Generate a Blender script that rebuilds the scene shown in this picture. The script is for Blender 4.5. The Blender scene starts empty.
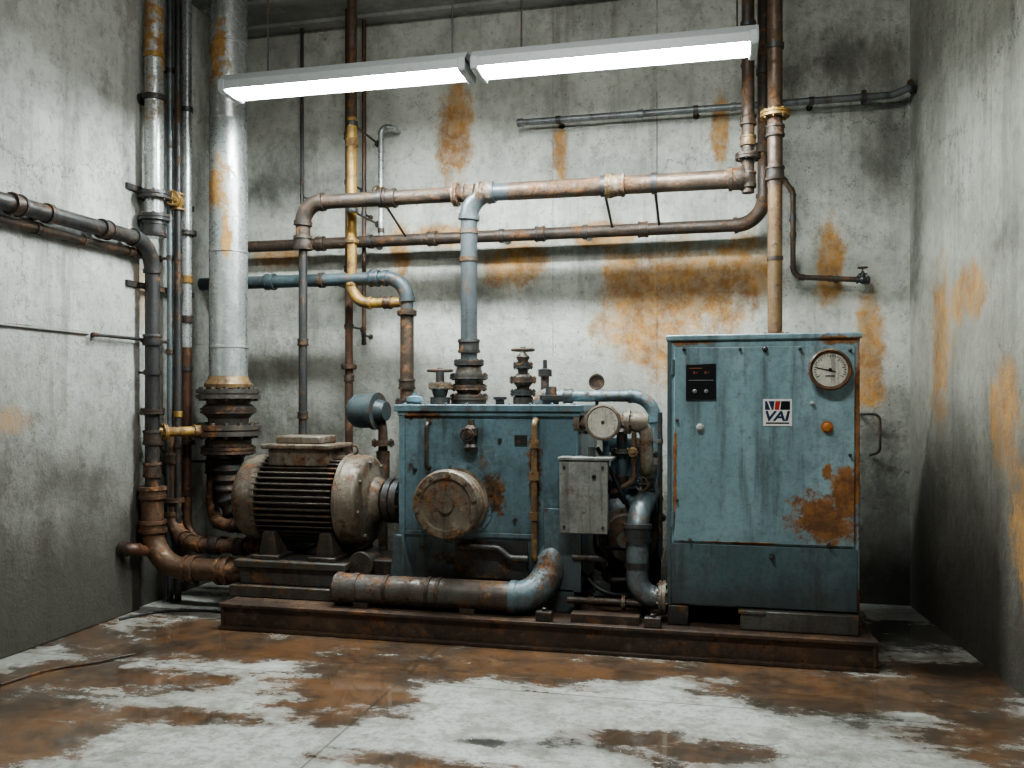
import bpy,bmesh,math,random
from mathutils import Vector as V, Matrix
random.seed(4)
PSI=math.radians(13.3);S=math.sin(PSI);C=math.cos(PSI);FO=879.;H=1.5
# survey helpers: metric position of a measured point lying on a known real plane
def P(px,py,Y):
    u=(px-512)/FO;t=Y/(C+u*S);return V((t*(-S+u*C),Y,H+t*(400-py)/FO))
def W(px,py,X):
    u=(px-512)/FO;t=X/(-S+u*C);return V((X,t*(C+u*S),H+t*(400-py)/FO))
def G(px,py):
    u=(px-512)/FO;t=H*FO/(py-400);return V((t*(-S+u*C),t*(C+u*S),0))
def XX(px,Y): return P(px,400,Y).x
def ZZ(px,py,Y): return P(px,py,Y).z
LW=-4.09;BW=6.9;CE=4.65
ORI={}
# ------------------------------------------------------------ materials
class NT:
    def __init__(s,name):
        s.m=bpy.data.materials.new(name);s.m.use_nodes=True;s.t=s.m.node_tree;s.t.nodes.clear()
        o=s.add('ShaderNodeOutputMaterial');s.b=s.add('ShaderNodeBsdfPrincipled');s.t.links.new(s.b.outputs[0],o.inputs[0])
        s.pos=s.add('ShaderNodeNewGeometry').outputs['Position'];s.sep=None
    def add(s,t): return s.t.nodes.new(t)
    def put(s,k,v):
        if isinstance(v,bpy.types.NodeSocket): s.t.links.new(v,k)
        else:
            if isinstance(v,(tuple,list)) and len(v)==3 and k.type=='RGBA': v=(*v,1)
            k.default_value=v
    def vm(s,op,a,b):
        n=s.add('ShaderNodeVectorMath');n.operation=op;s.put(n.inputs[0],a);s.put(n.inputs[1],b);return n.outputs['Value' if op=='LENGTH' else 'Vector']
    def ma(s,op,a,b=0.):
        n=s.add('ShaderNodeMath');n.operation=op;s.put(n.inputs[0],a);s.put(n.inputs[1],b);return n.outputs[0]
    def noise(s,sc,det=6,ro=.6,st=None,off=None):
        v=s.pos
        if off: v=s.vm('ADD',v,off)
        if st: v=s.vm('MULTIPLY',v,st)
        n=s.add('ShaderNodeTexNoise');s.put(n.inputs['Vector'],v);n.inputs['Scale'].default_value=sc;n.inputs['Detail'].default_value=det;n.inputs['Roughness'].default_value=ro
        return n.outputs[0]
    def mr(s,v,lo,hi,a=0.,b=1.):
        n=s.add('ShaderNodeMapRange');n.interpolation_type='SMOOTHSTEP'
        for i,x in enumerate((v,lo,hi,a,b)): s.put(n.inputs[i],x)
        return n.outputs[0]
    def mix(s,f,a,b,mode='MIX'):
        n=s.add('ShaderNodeMix');n.data_type='RGBA';n.blend_type=mode;s.put(n.inputs[0],f);s.put(n.inputs[6],a);s.put(n.inputs[7],b);return n.outputs[2]
    def spot(s,c,r,nz,amp=1.2,soft=.35):
        d=s.vm('SUBTRACT',s.pos,tuple(c));d=s.vm('MULTIPLY',d,tuple(1/x for x in r));l=s.vm('LENGTH',d,(0,0,0))
        v=s.ma('SUBTRACT',1.,l);k=s.ma('MULTIPLY',s.ma('SUBTRACT',nz,.5),amp*2);return s.mr(s.ma('ADD',v,k),0.,soft)
    def spots(s,L,nz,amp=1.2,soft=.35):
        o=None
        for c,r in L:
            v=s.spot(c,r,nz,amp,soft);o=v if o is None else s.ma('MAXIMUM',o,v)
        return o if o is not None else s.ma('MULTIPLY',nz,0.)
    def xyz(s):
        if s.sep is None:
            s.sep=s.add('ShaderNodeSeparateXYZ');s.put(s.sep.inputs[0],s.pos)
        return s.sep.outputs
    def line(s,ax,val,w):
        return s.ma('LESS_THAN',s.ma('ABSOLUTE',s.ma('SUBTRACT',s.xyz()[ax],val)),w)
    def fin(s,col,rough,metal=0.,bump=None,bs=.3,bd=.01):
        s.put(s.b.inputs['Base Color'],col);s.put(s.b.inputs['Roughness'],rough);s.put(s.b.inputs['Metallic'],metal)
        if bump is not None:
            n=s.add('ShaderNodeBump');n.inputs['Strength'].default_value=bs;n.inputs['Distance'].default_value=bd;s.put(n.inputs['Height'],bump);s.put(s.b.inputs['Normal'],n.outputs[0])
        return s.m
RO=(.20,.092,.034);RD=(.045,.026,.017)
def metal(name,base,dark,amt=.5,rough=.45,met=0.,sc=5,ro=RO,rd=RD,spots=[],light=None,grime=.5,low=None,samp=1.7,ssoft=.45):
    s=NT(name)
    n1=s.noise(sc,9,.7);n2=s.noise(sc*.6,6,.6,(1,1,.35),(7,3,1));n3=s.noise(sc*9,4,.75,None,(2,9,4));n4=s.noise(sc*2.5,8,.75,None,(20,5,11))
    col=s.mix(s.mr(n2,.38,.62),base,dark)
    if light: col=s.mix(s.mr(n4,.5,.66,0,.85),col,light)
    col=s.mix(s.mr(n3,.35,.75,0,.55),col,tuple(x*.38 for x in base))
    dr=s.noise(sc*3.2,4,.6,(1,1,.09),(15,6,2))          # vertical drip streaks
    col=s.mix(s.mr(dr,.50,.68,0,.5),col,(.045,.04,.035))
    rc=s.mix(s.mr(s.noise(sc*4,6,.75,None,(3,3,8)),.38,.62),ro,rd)
    hi=.5+(.5-amt)*.36
    nn=s.ma('ADD',s.ma('MULTIPLY',n1,.55),s.ma('MULTIPLY',n4,.45))
    rm=s.mr(nn,hi,hi+.08)
    rm=s.ma('MAXIMUM',rm,s.mr(n3,.66,.70,0,.7))          # fine chips
    if spots:
        halo=s.spots(spots,n4,1.9,1.1);col=s.mix(s.ma('MULTIPLY',halo,.55),col,(.14,.09,.05))
        rm=s.ma('MAXIMUM',rm,s.spots(spots,n4,samp,ssoft))
    col=s.mix(s.mr(nn,hi-.04,hi+.03,0,.35),col,(.10,.07,.05))
    col=s.mix(rm,col,rc)
    col=s.mix(s.mr(s.noise(sc*.5,5,.65,None,(40,2,5)),.48,.7,0,grime),col,(.03,.026,.022))
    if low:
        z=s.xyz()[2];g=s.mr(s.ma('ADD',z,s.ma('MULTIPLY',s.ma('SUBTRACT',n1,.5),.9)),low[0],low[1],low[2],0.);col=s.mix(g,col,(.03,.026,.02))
    r=s.mr(rm,0,1,rough,.8);r=s.ma('ADD',r,s.ma('MULTIPLY',s.ma('SUBTRACT',n3,.5),.5))
    mm=s.mr(rm,0,1,met,.05)
    return s.fin(col,r,mm,s.ma('ADD',s.ma('MULTIPLY',rm,.5),s.ma('MULTIPLY',n3,.7)),.6,.006)
def flat(name,col,rough=.5,met=0.,em=0.):
    s=NT(name);n=s.noise(40,4,.6);c=s.mix(s.mr(n,.4,.8,0,.3),col,tuple(x*.5 for x in col))
    m=s.fin(c,rough,met)
    if em: s.put(s.b.inputs['Emission Color'],col);s.b.inputs['Emission Strength'].default_value=em
    return m
def concrete(name,rust,dark,seams,base=(.43,.43,.385),tint=(.57,.57,.515),low=(.17,.165,.145),streak=.45,ralpha=.95,lowz=1.,ramp=1.7,rsoft=.5):
    s=NT(name)
    n1=s.noise(1.5,8,.66);n2=s.noise(1.1,8,.68,(1,1,.5),(5,8,2));n3=s.noise(11,7,.75);n4=s.noise(3.6,12,.76,(1,1,.7),(11,2,9));n5=s.noise(46,3,.7)
    dr=s.noise(7,6,.65,(1,1,.07),(3,15,2))
    c=s.mix(s.mr(n1,.40,.60),base,tint)
    c=s.mix(s.mr(n2,.48,.70,0,.5),c,low)
    c=s.mix(s.mr(n4,.50,.62,0,.45),c,(.25,.245,.21))
    c=s.mix(s.mr(n4,.47,.36,0,.3),c,(.65,.65,.59))
    c=s.mix(s.ma('MULTIPLY',s.mr(dr,.5,.68,0,streak),s.mr(n2,.4,.55)),c,(.16,.15,.125))
    c=s.mix(s.mr(n3,.47,.70,0,.5),c,(.19,.185,.155))
    c=s.mix(s.mr(n5,.64,.70,0,.65),c,(.07,.065,.055))
    # hairline cracks
    vo=s.add('ShaderNodeTexVoronoi');vo.feature='DISTANCE_TO_EDGE';vo.inputs['Scale'].default_value=.55
    cmb=s.add('ShaderNodeCombineXYZ');s.put(cmb.inputs[0],n4);s.put(cmb.inputs[1],n1);s.put(cmb.inputs[2],n2)
    s.put(vo.inputs['Vector'],s.vm('ADD',s.pos,s.vm('MULTIPLY',cmb.outputs[0],(1.6,1.6,1.6))))
    cr=s.ma('MULTIPLY',s.ma('LESS_THAN',vo.outputs['Distance'],.0035),s.mr(n2,.47,.53,0,.6))
    c=s.mix(cr,c,(.06,.055,.045))
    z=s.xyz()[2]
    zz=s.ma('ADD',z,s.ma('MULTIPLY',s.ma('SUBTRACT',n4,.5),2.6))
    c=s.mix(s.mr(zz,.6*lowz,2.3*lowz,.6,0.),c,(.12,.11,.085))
    c=s.mix(s.mr(zz,.1*lowz,1.3*lowz,.9,0.),c,(.045,.038,.028))  # grime near the floor, deepened to paint in the shaded lower corners
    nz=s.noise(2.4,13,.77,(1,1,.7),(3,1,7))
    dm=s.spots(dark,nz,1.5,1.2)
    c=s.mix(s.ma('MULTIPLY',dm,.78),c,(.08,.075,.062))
    rm=s.spots(rust,nz,ramp,rsoft)
    halo=s.spots(rust,nz,2.2,1.8);c=s.mix(s.ma('MULTIPLY',halo,.6*ralpha),c,(.42,.30,.15))
    ra=s.ma('MULTIPLY',rm,s.mr(n3,.4,.62,ralpha,ralpha*.6))
    rc=s.mix(s.mr(n4,.40,.60),(.46,.235,.06),(.25,.12,.038))
    c=s.mix(ra,c,rc)
    sm=None
    for ax,v,w in seams:
        l=s.line(ax,v,w);sm=l if sm is None else s.ma('MAXIMUM',sm,l)
    if sm is not None: c=s.mix(s.ma('MULTIPLY',sm,s.mr(n1,.42,.58,.0,.65)),c,(.07,.07,.06))
    h=s.ma('ADD',s.ma('MULTIPLY',n3,.7),s.ma('MULTIPLY',n4,.9))
    h=s.ma('SUBTRACT',h,s.mr(n5,.64,.70,0,.25))
    return s.fin(c,.8,0.,h,.8,.03)
def e3(px,py,Y,rx,rz): return (P(px,py,Y),(rx,1.2,rz))
def w3(px,py,X,ry,rz): return (W(px,py,X),(1.2,ry,rz))
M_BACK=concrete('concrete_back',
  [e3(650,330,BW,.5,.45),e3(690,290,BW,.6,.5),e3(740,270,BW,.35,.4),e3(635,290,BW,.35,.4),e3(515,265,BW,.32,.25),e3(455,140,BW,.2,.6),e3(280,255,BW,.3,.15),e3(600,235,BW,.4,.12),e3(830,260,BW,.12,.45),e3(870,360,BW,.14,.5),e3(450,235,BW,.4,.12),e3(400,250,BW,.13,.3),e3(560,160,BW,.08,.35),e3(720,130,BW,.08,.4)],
  [e3(895,150,BW,.4,.9),e3(885,480,BW,.45,1.2),e3(275,180,BW,.4,.5),e3(255,400,BW,.45,.9),e3(840,60,BW,.7,.35),e3(610,450,BW,.5,.35),e3(330,430,BW,.6,.35)],  # tall patch right of the cabinet paints in the shadow of that gap
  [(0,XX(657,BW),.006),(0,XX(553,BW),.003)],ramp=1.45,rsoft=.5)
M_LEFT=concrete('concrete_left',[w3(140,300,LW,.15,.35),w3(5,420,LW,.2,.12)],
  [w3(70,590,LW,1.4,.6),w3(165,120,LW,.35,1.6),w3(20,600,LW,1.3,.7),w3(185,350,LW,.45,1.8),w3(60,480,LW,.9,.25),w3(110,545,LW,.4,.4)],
  [(2,ZZ(50,333,5)+.0,.004)],base=(.50,.505,.47),tint=(.66,.665,.625),ralpha=.5,lowz=1.3)  # paler base colour carries the lamp glow on this wall
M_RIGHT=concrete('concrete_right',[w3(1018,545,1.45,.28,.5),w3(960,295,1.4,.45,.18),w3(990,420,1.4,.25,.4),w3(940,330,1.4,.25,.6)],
  [w3(970,600,1.4,.8,.55),w3(922,200,1.4,.3,1.3),w3(1000,240,1.45,.4,.3),w3(925,540,1.4,.5,1.0),w3(1000,480,1.4,.4,.4)],[(1,5.35,.004)],base=(.32,.315,.27),tint=(.44,.435,.38),streak=.4,ralpha=.8,lowz=1.3)  # darker base colour carries the light falloff on this wall
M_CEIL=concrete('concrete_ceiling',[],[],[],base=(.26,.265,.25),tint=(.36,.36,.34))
def floor_mat():
    s=NT('stained_floor')
    n1=s.noise(1.3,8,.68);n2=s.noise(1.5,14,.73,(1,1.5,1),(4,7,0));n3=s.noise(20,7,.75);n4=s.noise(5,10,.75,None,(9,9,9));n6=s.noise(55,3,.7)
    c=s.mix(s.mr(n1,.38,.62),(.45,.45,.415),(.30,.30,.27))
    c=s.mix(s.mr(n4,.46,.60,0,.65),c,(.185,.175,.145));c=s.mix(s.mr(n3,.44,.67,0,.6),c,(.12,.11,.09));c=s.mix(s.mr(n6,.57,.67,0,.5),c,(.06,.05,.04))
    B=[]
    def f(px,py,rx,ry): B.append((G(px,py),(rx,ry,9)))
    f(190,640,1.6,.78);f(90,682,1.1,.5);f(345,682,.7,.72);f(10,740,.55,.45);f(470,650,2.3,.52);f(780,680,1.9,.44);f(980,725,.6,.6);f(700,750,.9,.22);f(560,668,1.4,.38);f(20,705,.8,.4);f(400,665,1.1,.5);f(990,685,.7,.7);f(400,762,.5,.14);f(180,715,.6,.16);f(860,705,.9,.22)
    rm=s.spots(B,n2,2.0,.6)
    rm=s.ma('MULTIPLY',rm,s.mr(n3,.40,.66,1.,.8))
    halo=s.spots(B,n2,2.6,2.0)
    c=s.mix(s.ma('MULTIPLY',halo,.65),c,(.19,.13,.08))
    rc=s.mix(s.mr(s.noise(3.5,10,.76,None,(1,2,3)),.38,.6),(.165,.075,.028),(.052,.03,.018))
    rc=s.mix(s.mr(n4,.54,.65,0,.55),rc,(.235,.16,.10))
    c=s.mix(s.ma('MULTIPLY',rm,.95),c,rc)
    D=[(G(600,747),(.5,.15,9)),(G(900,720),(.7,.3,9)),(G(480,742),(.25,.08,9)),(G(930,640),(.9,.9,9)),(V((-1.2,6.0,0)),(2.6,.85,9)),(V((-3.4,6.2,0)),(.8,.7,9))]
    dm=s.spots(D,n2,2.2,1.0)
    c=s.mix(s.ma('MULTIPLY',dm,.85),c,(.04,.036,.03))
    j=s.ma('MAXIMUM',s.line(0,-1.66,.006),s.line(1,4.42,.005));c=s.mix(s.ma('MULTIPLY',j,.75),c,(.05,.045,.035))
    wet=s.ma('MAXIMUM',s.ma('MAXIMUM',rm,dm),s.ma('MULTIPLY',halo,.5))
    r=s.ma('ADD',s.mr(wet,0,1,.5,.03),s.ma('MULTIPLY',s.mr(n4,.44,.7),.18))
    h=s.ma('ADD',s.ma('MULTIPLY',n3,.35),s.ma('MULTIPLY',n4,.5));h=s.ma('MULTIPLY',h,s.mr(wet,0,1,1.,.14))
    s.put(s.b.inputs['Coat Weight'],s.ma('MULTIPLY',s.mr(wet,.35,.8),.95));s.b.inputs['Coat Roughness'].default_value=.05;s.b.inputs['Coat IOR'].default_value=1.6
    return s.fin(c,r,0.,h,.5,.02)
M_FLOOR=floor_mat()
TEAL=(.175,.275,.315);TEALD=(.10,.165,.195)
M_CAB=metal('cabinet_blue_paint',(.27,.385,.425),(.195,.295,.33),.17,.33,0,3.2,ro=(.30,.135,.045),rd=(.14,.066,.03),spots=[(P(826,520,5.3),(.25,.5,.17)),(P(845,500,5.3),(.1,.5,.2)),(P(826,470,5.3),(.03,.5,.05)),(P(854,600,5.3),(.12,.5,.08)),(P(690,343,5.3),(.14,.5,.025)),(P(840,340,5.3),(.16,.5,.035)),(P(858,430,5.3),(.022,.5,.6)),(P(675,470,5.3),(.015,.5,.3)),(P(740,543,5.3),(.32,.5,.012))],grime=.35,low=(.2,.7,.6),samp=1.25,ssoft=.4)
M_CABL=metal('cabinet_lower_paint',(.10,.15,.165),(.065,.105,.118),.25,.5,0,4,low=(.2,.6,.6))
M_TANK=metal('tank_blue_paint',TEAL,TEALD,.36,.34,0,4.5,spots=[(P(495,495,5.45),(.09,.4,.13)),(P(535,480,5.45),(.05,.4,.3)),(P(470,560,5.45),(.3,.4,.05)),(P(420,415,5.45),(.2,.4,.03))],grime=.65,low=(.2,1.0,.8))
M_TPIPE=metal('teal_pipe_paint',(.15,.22,.245),(.10,.135,.15),.5,.36,.2,5)
M_MANI=metal('weathered_manifold',(.15,.145,.135),(.10,.08,.065),.55,.34,.35,5,light=(.26,.235,.2),grime=.4)
M_BRN=metal('brown_pipe',(.15,.10,.07),(.09,.062,.048),.5,.38,.35,6,light=(.22,.17,.125),grime=.4)
M_BEND=metal('rusty_bend',(.155,.085,.05),(.085,.052,.036),.54,.4,.3,6,ro=(.25,.11,.038),light=(.22,.155,.105),grime=.4)
M_DTEAL=metal('dark_teal_paint',(.07,.105,.118),(.045,.062,.07),.42,.42,.1,5)
M_STEEL=metal('dark_steel',(.085,.085,.085),(.05,.05,.05),.44,.42,.5,6,grime=.4)
M_WORN=metal('worn_grey_brown_steel',(.13,.12,.105),(.075,.067,.058),.46,.40,.4,6,light=(.21,.19,.16),grime=.4)
M_BASE=metal('grey_base_steel',(.13,.13,.12),(.08,.077,.07),.45,.42,.3,6,grime=.45)
M_GALV=metal('galvanised_steel',(.55,.57,.56),(.40,.42,.41),.14,.30,.55,3.5,ro=(.42,.24,.08),rd=(.25,.14,.06),light=(.70,.71,.69),grime=.2,spots=[(P(226,190,6.0),(.12,.5,.22)),(P(228,60,6.0),(.1,.5,.3)),(P(235,240,6.),(.05,.5,.2)),((-3.93,5.52,4.2),(.1,.1,.5)),((-3.93,5.52,3.6),(.08,.1,.15))])
M_BLUEG=metal('bluish_galvanised',(.18,.215,.225),(.11,.125,.135),.38,.34,.4,5,grime=.35)
M_GREYP=metal('grey_conduit',(.22,.23,.23),(.14,.145,.145),.3,.4,.4,6,grime=.35)
M_RUST=metal('brown_rusty_iron',(.085,.06,.045),(.045,.036,.03),.5,.45,.3,6,grime=.5)
M_COPP=metal('reddish_pipe',(.15,.068,.038),(.075,.042,.03),.45,.40,.3,6,grime=.45)
M_OCHRE=metal('ochre_pipe',(.42,.25,.06),(.27,.15,.04),.46,.42,.2,6,light=(.46,.35,.17),ro=(.19,.085,.025),grime=.45)
M_YEL=metal('yellow_pipe',(.50,.30,.045),(.36,.20,.035),.46,.40,.15,6,light=(.50,.36,.15),ro=(.22,.10,.03),grime=.35)
M_TAN=metal('tan_pipe',(.29,.185,.08),(.17,.10,.045),.5,.42,.2,6,light=(.38,.29,.16),ro=(.19,.085,.03),grime=.45)
M_SKID=metal('skid_rust',(.10,.058,.036),(.045,.031,.024),.5,.48,.1,4,ro=(.16,.075,.033),grime=.55,light=(.15,.11,.08))
M_BEIGE=metal('worn_beige_iron',(.26,.22,.165),(.15,.12,.09),.52,.5,.2,7,light=(.38,.33,.26),ro=(.21,.10,.04),grime=.5)
M_PALE=metal('pale_dial_enamel',(.56,.54,.47),(.46,.43,.36),.2,.4,.0,9,light=(.66,.64,.57),grime=.2)
M_MOTOR=metal('motor_grey',(.27,.235,.185),(.15,.12,.088),.52,.40,.3,6,light=(.37,.335,.28),ro=(.20,.10,.045),grime=.5)
M_FIN=metal('motor_fin_dark',(.10,.088,.073),(.055,.047,.04),.42,.42,.3,6,light=(.14,.12,.10))
M_BOXG=metal('grey_box_paint',(.27,.28,.26),(.19,.19,.175),.33,.45,.1,6)
M_LAMPH=flat('lamp_housing_grey',(.36,.38,.38),.45);M_BLACK=flat('black_plastic',(.012,.012,.014),.3)
M_DIAL=M_PALE;M_WHITE=flat('label_white',(.66,.66,.64),.4);M_RED=flat('label_red',(.42,.035,.03),.4);M_NAVY=flat('label_navy',(.02,.03,.07),.4)
M_LCD=flat('display_red',(.42,.12,.07),.4,0,.05);M_KNOBO=flat('orange_knob',(.38,.14,.04),.4);M_GREEN=flat('indicator_grey',(.40,.42,.40),.3);M_DGREY=flat('button_grey',(.16,.16,.16),.3)
M_CABLE=flat('cable_black',(.02,.02,.02),.5)
M_TUBE=NT('lamp_diffuser').fin((.9,.95,1.),.4);M_TUBE.node_tree.nodes['Principled BSDF'].inputs['Emission Color'].default_value=(.89,.98,.99,1);M_TUBE.node_tree.nodes['Principled BSDF'].inputs['Emission Strength'].default_value=135
# ------------------------------------------------------------ mesh builder
def frame(a):
    a=a.normalized();u=a.orthogonal().normalized()
    if abs(a.z)<.9: u=a.cross(V((0,0,1))).normalized()
    return a,u,a.cross(u)
def fillet(pts,br,n=9):
    out=[pts[0]];arcs=[]
    for i in range(1,len(pts)-1):
        p=pts[i];a=(pts[i-1]-p);b=(pts[i+1]-p);la,lb=a.length,b.length;a.normalize();b.normalize()
        th=math.pi-a.angle(b);d=min(br*math.tan(th/2) if th<3 else br,.48*la,.48*lb)
        s=p+a*d;e=p+b*d;k=.5523;arc=[]
        for j in range(n+1):
            t=j/n;q=s*(1-t)**3+(s+(p-s)*k)*3*t*(1-t)**2+(e+(p-e)*k)*3*t*t*(1-t)+e*t**3;arc.append(q)
        out+=arc;arcs.append(arc)
    out.append(pts[-1]);return out,arcs
class M:
    def __init__(s): s.b=bmesh.new()
    def box(s,c,d,rot=None):
        m=Matrix.Translation(V(c))
        if rot is not None: m=m@rot.to_4x4()
        bmesh.ops.create_cube(s.b,size=1,matrix=m@Matrix.Diagonal((*d,1)));return s
    def bx(s,a,b): return s.box([(a[i]+b[i])/2 for i in range(3)],[abs(a[i]-b[i]) for i in range(3)])
    def lathe(s,o,a,prof,n=28,cap=True):
        o=V(o);a,u,v=frame(V(a));R=[]
        for h,r in prof:
            r=max(r,.0005);R.append([s.b.verts.new(o+a*h+u*math.cos(2*math.pi*i/n)*r+v*math.sin(2*math.pi*i/n)*r) for i in range(n)])
        for q,w in zip(R,R[1:]):
            for i in range(n): s.b.faces.new((q[i],q[(i+1)%n],w[(i+1)%n],w[i]))
        if cap: s.b.faces.new(R[0][::-1]);s.b.faces.new(R[-1])
        return s
    def cyl(s,a,b,r,r2=None,n=20):
        a=V(a);b=V(b);return s.lathe(a,b-a,[(0,r),((b-a).length,r if r2 is None else r2)],n)
    def sweep(s,pts,r,n=16):
        pts=[p for i,p in enumerate(pts) if i==0 or (p-pts[i-1]).length>1e-5]
        t0=(pts[1]-pts[0]).normalized();_,u,_=frame(t0);R=[];N=len(pts)
        for i,p in enumerate(pts):
            t=(pts[min(i+1,N-1)]-pts[max(i-1,0)]).normalized();u=(u-t*u.dot(t)).normalized();v=t.cross(u)
            rr=r[i] if isinstance(r,list) else r
            R.append([s.b.verts.new(p+u*math.cos(2*math.pi*k/n)*rr+v*math.sin(2*math.pi*k/n)*rr) for k in range(n)])
        for q,w in zip(R,R[1:]):
            for k in range(n): s.b.faces.new((q[k],q[(k+1)%n],w[(k+1)%n],w[k]))
        s.b.faces.new(R[0][::-1]);s.b.faces.new(R[-1]);return s
    def tube(s,pts,r,br=.1,n=14): return s.sweep(fillet([V(p) for p in pts],br)[0],r,n)
    def torus(s,c,a,R,r,n=32,k=10):
        c=V(c);a,u,v=frame(V(a));L=[]
        for i in range(n):
            d=u*math.cos(2*math.pi*i/n)+v*math.sin(2*math.pi*i/n)
            L.append([s.b.verts.new(c+d*(R+r*math.cos(2*math.pi*j/k))+a*r*math.sin(2*math.pi*j/k)) for j in range(k)])
        for i in range(n):
            q=L[i];w=L[(i+1)%n]
            for j in range(k): s.b.faces.new((q[j],w[j],w[(j+1)%k],q[(j+1)%k]))
        return s
    def bolts(s,c,a,R,r,h,n=8,ph=.2):
        c=V(c);a,u,v=frame(V(a))
        for i in range(n):
            p=c+(u*math.cos(ph+2*math.pi*i/n)+v*math.sin(ph+2*math.pi*i/n))*R
            s.lathe(p-a*h,a,[(0,r),(2*h,r)],6)
        return s
    def flange(s,c,a,r,th,bolts=8):
        s.lathe(c,a,[(-th,r*.72),(-th,r),(-.12*th,r),(-.12*th,r*.92),(.12*th,r*.92),(.12*th,r),(th,r),(th,r*.72)])
        if bolts: s.bolts(c,a,r*.83,r*.09,th*1.5,bolts)
        return s
    def extr(s,poly,y0,y1):
        A=[s.b.verts.new((x,y0,z)) for x,z in poly];B=[s.b.verts.new((x,y1,z)) for x,z in poly];n=len(poly)
        s.b.faces.new(A);s.b.faces.new(B[::-1])
        for i in range(n): s.b.faces.new((A[i],B[i],B[(i+1)%n],A[(i+1)%n]))
        return s
    def done(s,name,mat,par=None,label=None,cat=None,bevel=0,kind=None,group=None):
        b=s.b;bmesh.ops.recalc_face_normals(b,faces=b.faces)
        for f in b.faces: f.smooth=True
        for e in b.edges:
            if len(e.link_faces)==2 and e.calc_face_angle(0)>.6: e.smooth=False
        if par is not None: L=ORI[par.name]
        else:
            xs=[v.co.x for v in b.verts];ys=[v.co.y for v in b.verts];zs=[v.co.z for v in b.verts]
            L=V(((min(xs)+max(xs))/2,(min(ys)+max(ys))/2,min(zs)))
        for v in b.verts: v.co-=L
        me=bpy.data.meshes.new(name);b.to_mesh(me);b.free();me.materials.append(mat)
        o=bpy.data.objects.new(name,me);bpy.context.collection.objects.link(o)
        if par is not None: o.parent=par
        else: o.location=L
        ORI[o.name]=L
        if label:o['label']=label
        if cat:o['category']=cat
        if kind:o['kind']=kind
        if group:o['group']=group
        if bevel:
            m=o.modifiers.new('bevel','BEVEL');m.width=bevel;m.segments=2;m.limit_method='ANGLE';m.angle_limit=.6
        return o
def root(name,label,cat,loc,group=None):
    o=bpy.data.objects.new(name,None);o.location=loc;o.empty_display_size=.1;bpy.context.collection.objects.link(o)
    o['label']=label;o['category']=cat
    if group:o['group']=group
    ORI[o.name]=V(loc);return o
def handwheel(par,c,a,R,mat,name='handwheel'):
    m=M().torus(c,a,R,R*.13,24,8);aa,u,v=frame(V(a));c=V(c)
    for k in range(4):
        d=u*math.cos(k*math.pi/2)+v*math.sin(k*math.pi/2);m.cyl(c,c+d*R,R*.08,n=6)
    m.lathe(c-aa*R*.2,aa,[(0,R*.22),(R*.4,R*.22)],10);return m.done(name,mat,par)
def valve(par,p,ax,st,s,mat,mat2=None):
    p=V(p);ax=V(ax).normalized();st=V(st).normalized()
    m=M().lathe(p-ax*s,ax,[(0,s*.75),(s*.25,s*.75),(s*.25,s*.5),(s*.6,s*.6),(s*.85,s*.75),(s*1.15,s*.75),(s*1.4,s*.6),(s*1.75,s*.5),(s*1.75,s*.75),(2*s,s*.75)],20)
    m.lathe(p,st,[(0,s*.55),(s*.9,s*.5),(s*.9,s*.7),(s*1.1,s*.7),(s*1.1,s*.35),(s*1.5,s*.25),(s*1.5,s*.12),(s*2.2,s*.12)],16)
    m.bolts(p+st*s,st,s*.6,s*.07,s*.16,6)
    m.done('valve_body',mat,par)
    handwheel(par,p+st*s*2.1,st,s*.8,mat2 or mat)
def pipe(name,label,pts,r,mat,br=None,fit=[],clamp=[],emat=None,cat='pipe',group=None,fmat=None,elbow=True,n=18):
    pts=[V(p) for p in pts];br=br or r*2.4;rt=root(name,label,cat,pts[-1] if pts[-1].z<pts[0].z else pts[0],group)
    full,arcs=fillet(pts,br);M().sweep(full,r,n).done('pipe_run',mat,rt)
    if elbow:
        for a in arcs:
            m=M().sweep(a,r*1.12,n)
            for q,w in ((a[0],a[0]-a[1]),(a[-1],a[-1]-a[-2])): m.lathe(q-w.normalized()*r*.25,w,[(0,r*1.28),(r*.6,r*1.28)],n)
            m.done('elbow_fitting',emat or mat,rt)
    for f in fit:
        seg,fr,kind=f[:3];sc=f[3] if len(f)>3 else 1.;mt=f[4] if len(f)>4 else (fmat or M_RUST)
        a=pts[seg];b=pts[seg+1];p=a.lerp(b,fr);d=(b-a).normalized()
        if kind=='f': M().flange(p,d,r*2*sc,r*.42*sc).done('flange',mt,rt)
        elif kind=='c': M().lathe(p-d*r*.8*sc,d,[(0,r*1.05),(0,r*1.3),(r*.35,r*1.35),(r*.35,r*1.22),(r*1.25*sc,r*1.22),(r*1.25*sc,r*1.35),(r*1.6*sc,r*1.3),(r*1.6*sc,r*1.05)],n).done('coupling_sleeve',mt,rt)
        elif kind=='v': valve(rt,p,d,f[5] if len(f)>5 else (0,-1,0),r*2*sc,mt)
        elif kind=='b': M().lathe(p-d*r*.25,d,[(0,r*1.12),(r*.5,r*1.12)],n).done('band',mt,rt)
    for seg,fr,wv in clamp:
        a=pts[seg];b=pts[seg+1];p=a.lerp(b,fr);d=(b-a).normalized();wv=V(wv)
        m=M().lathe(p-d*.018,d,[(0,r*1.22),(.036,r*1.22)],n);m.cyl(p,p+wv,max(.009,r*.16),n=8)
        q=p+wv;m.lathe(q-wv.normalized()*.012,wv,[(0,r*.5+.012),(.012,r*.5+.012)],12);m.done('pipe_clamp',M_STEEL,rt)
    return rt
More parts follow.
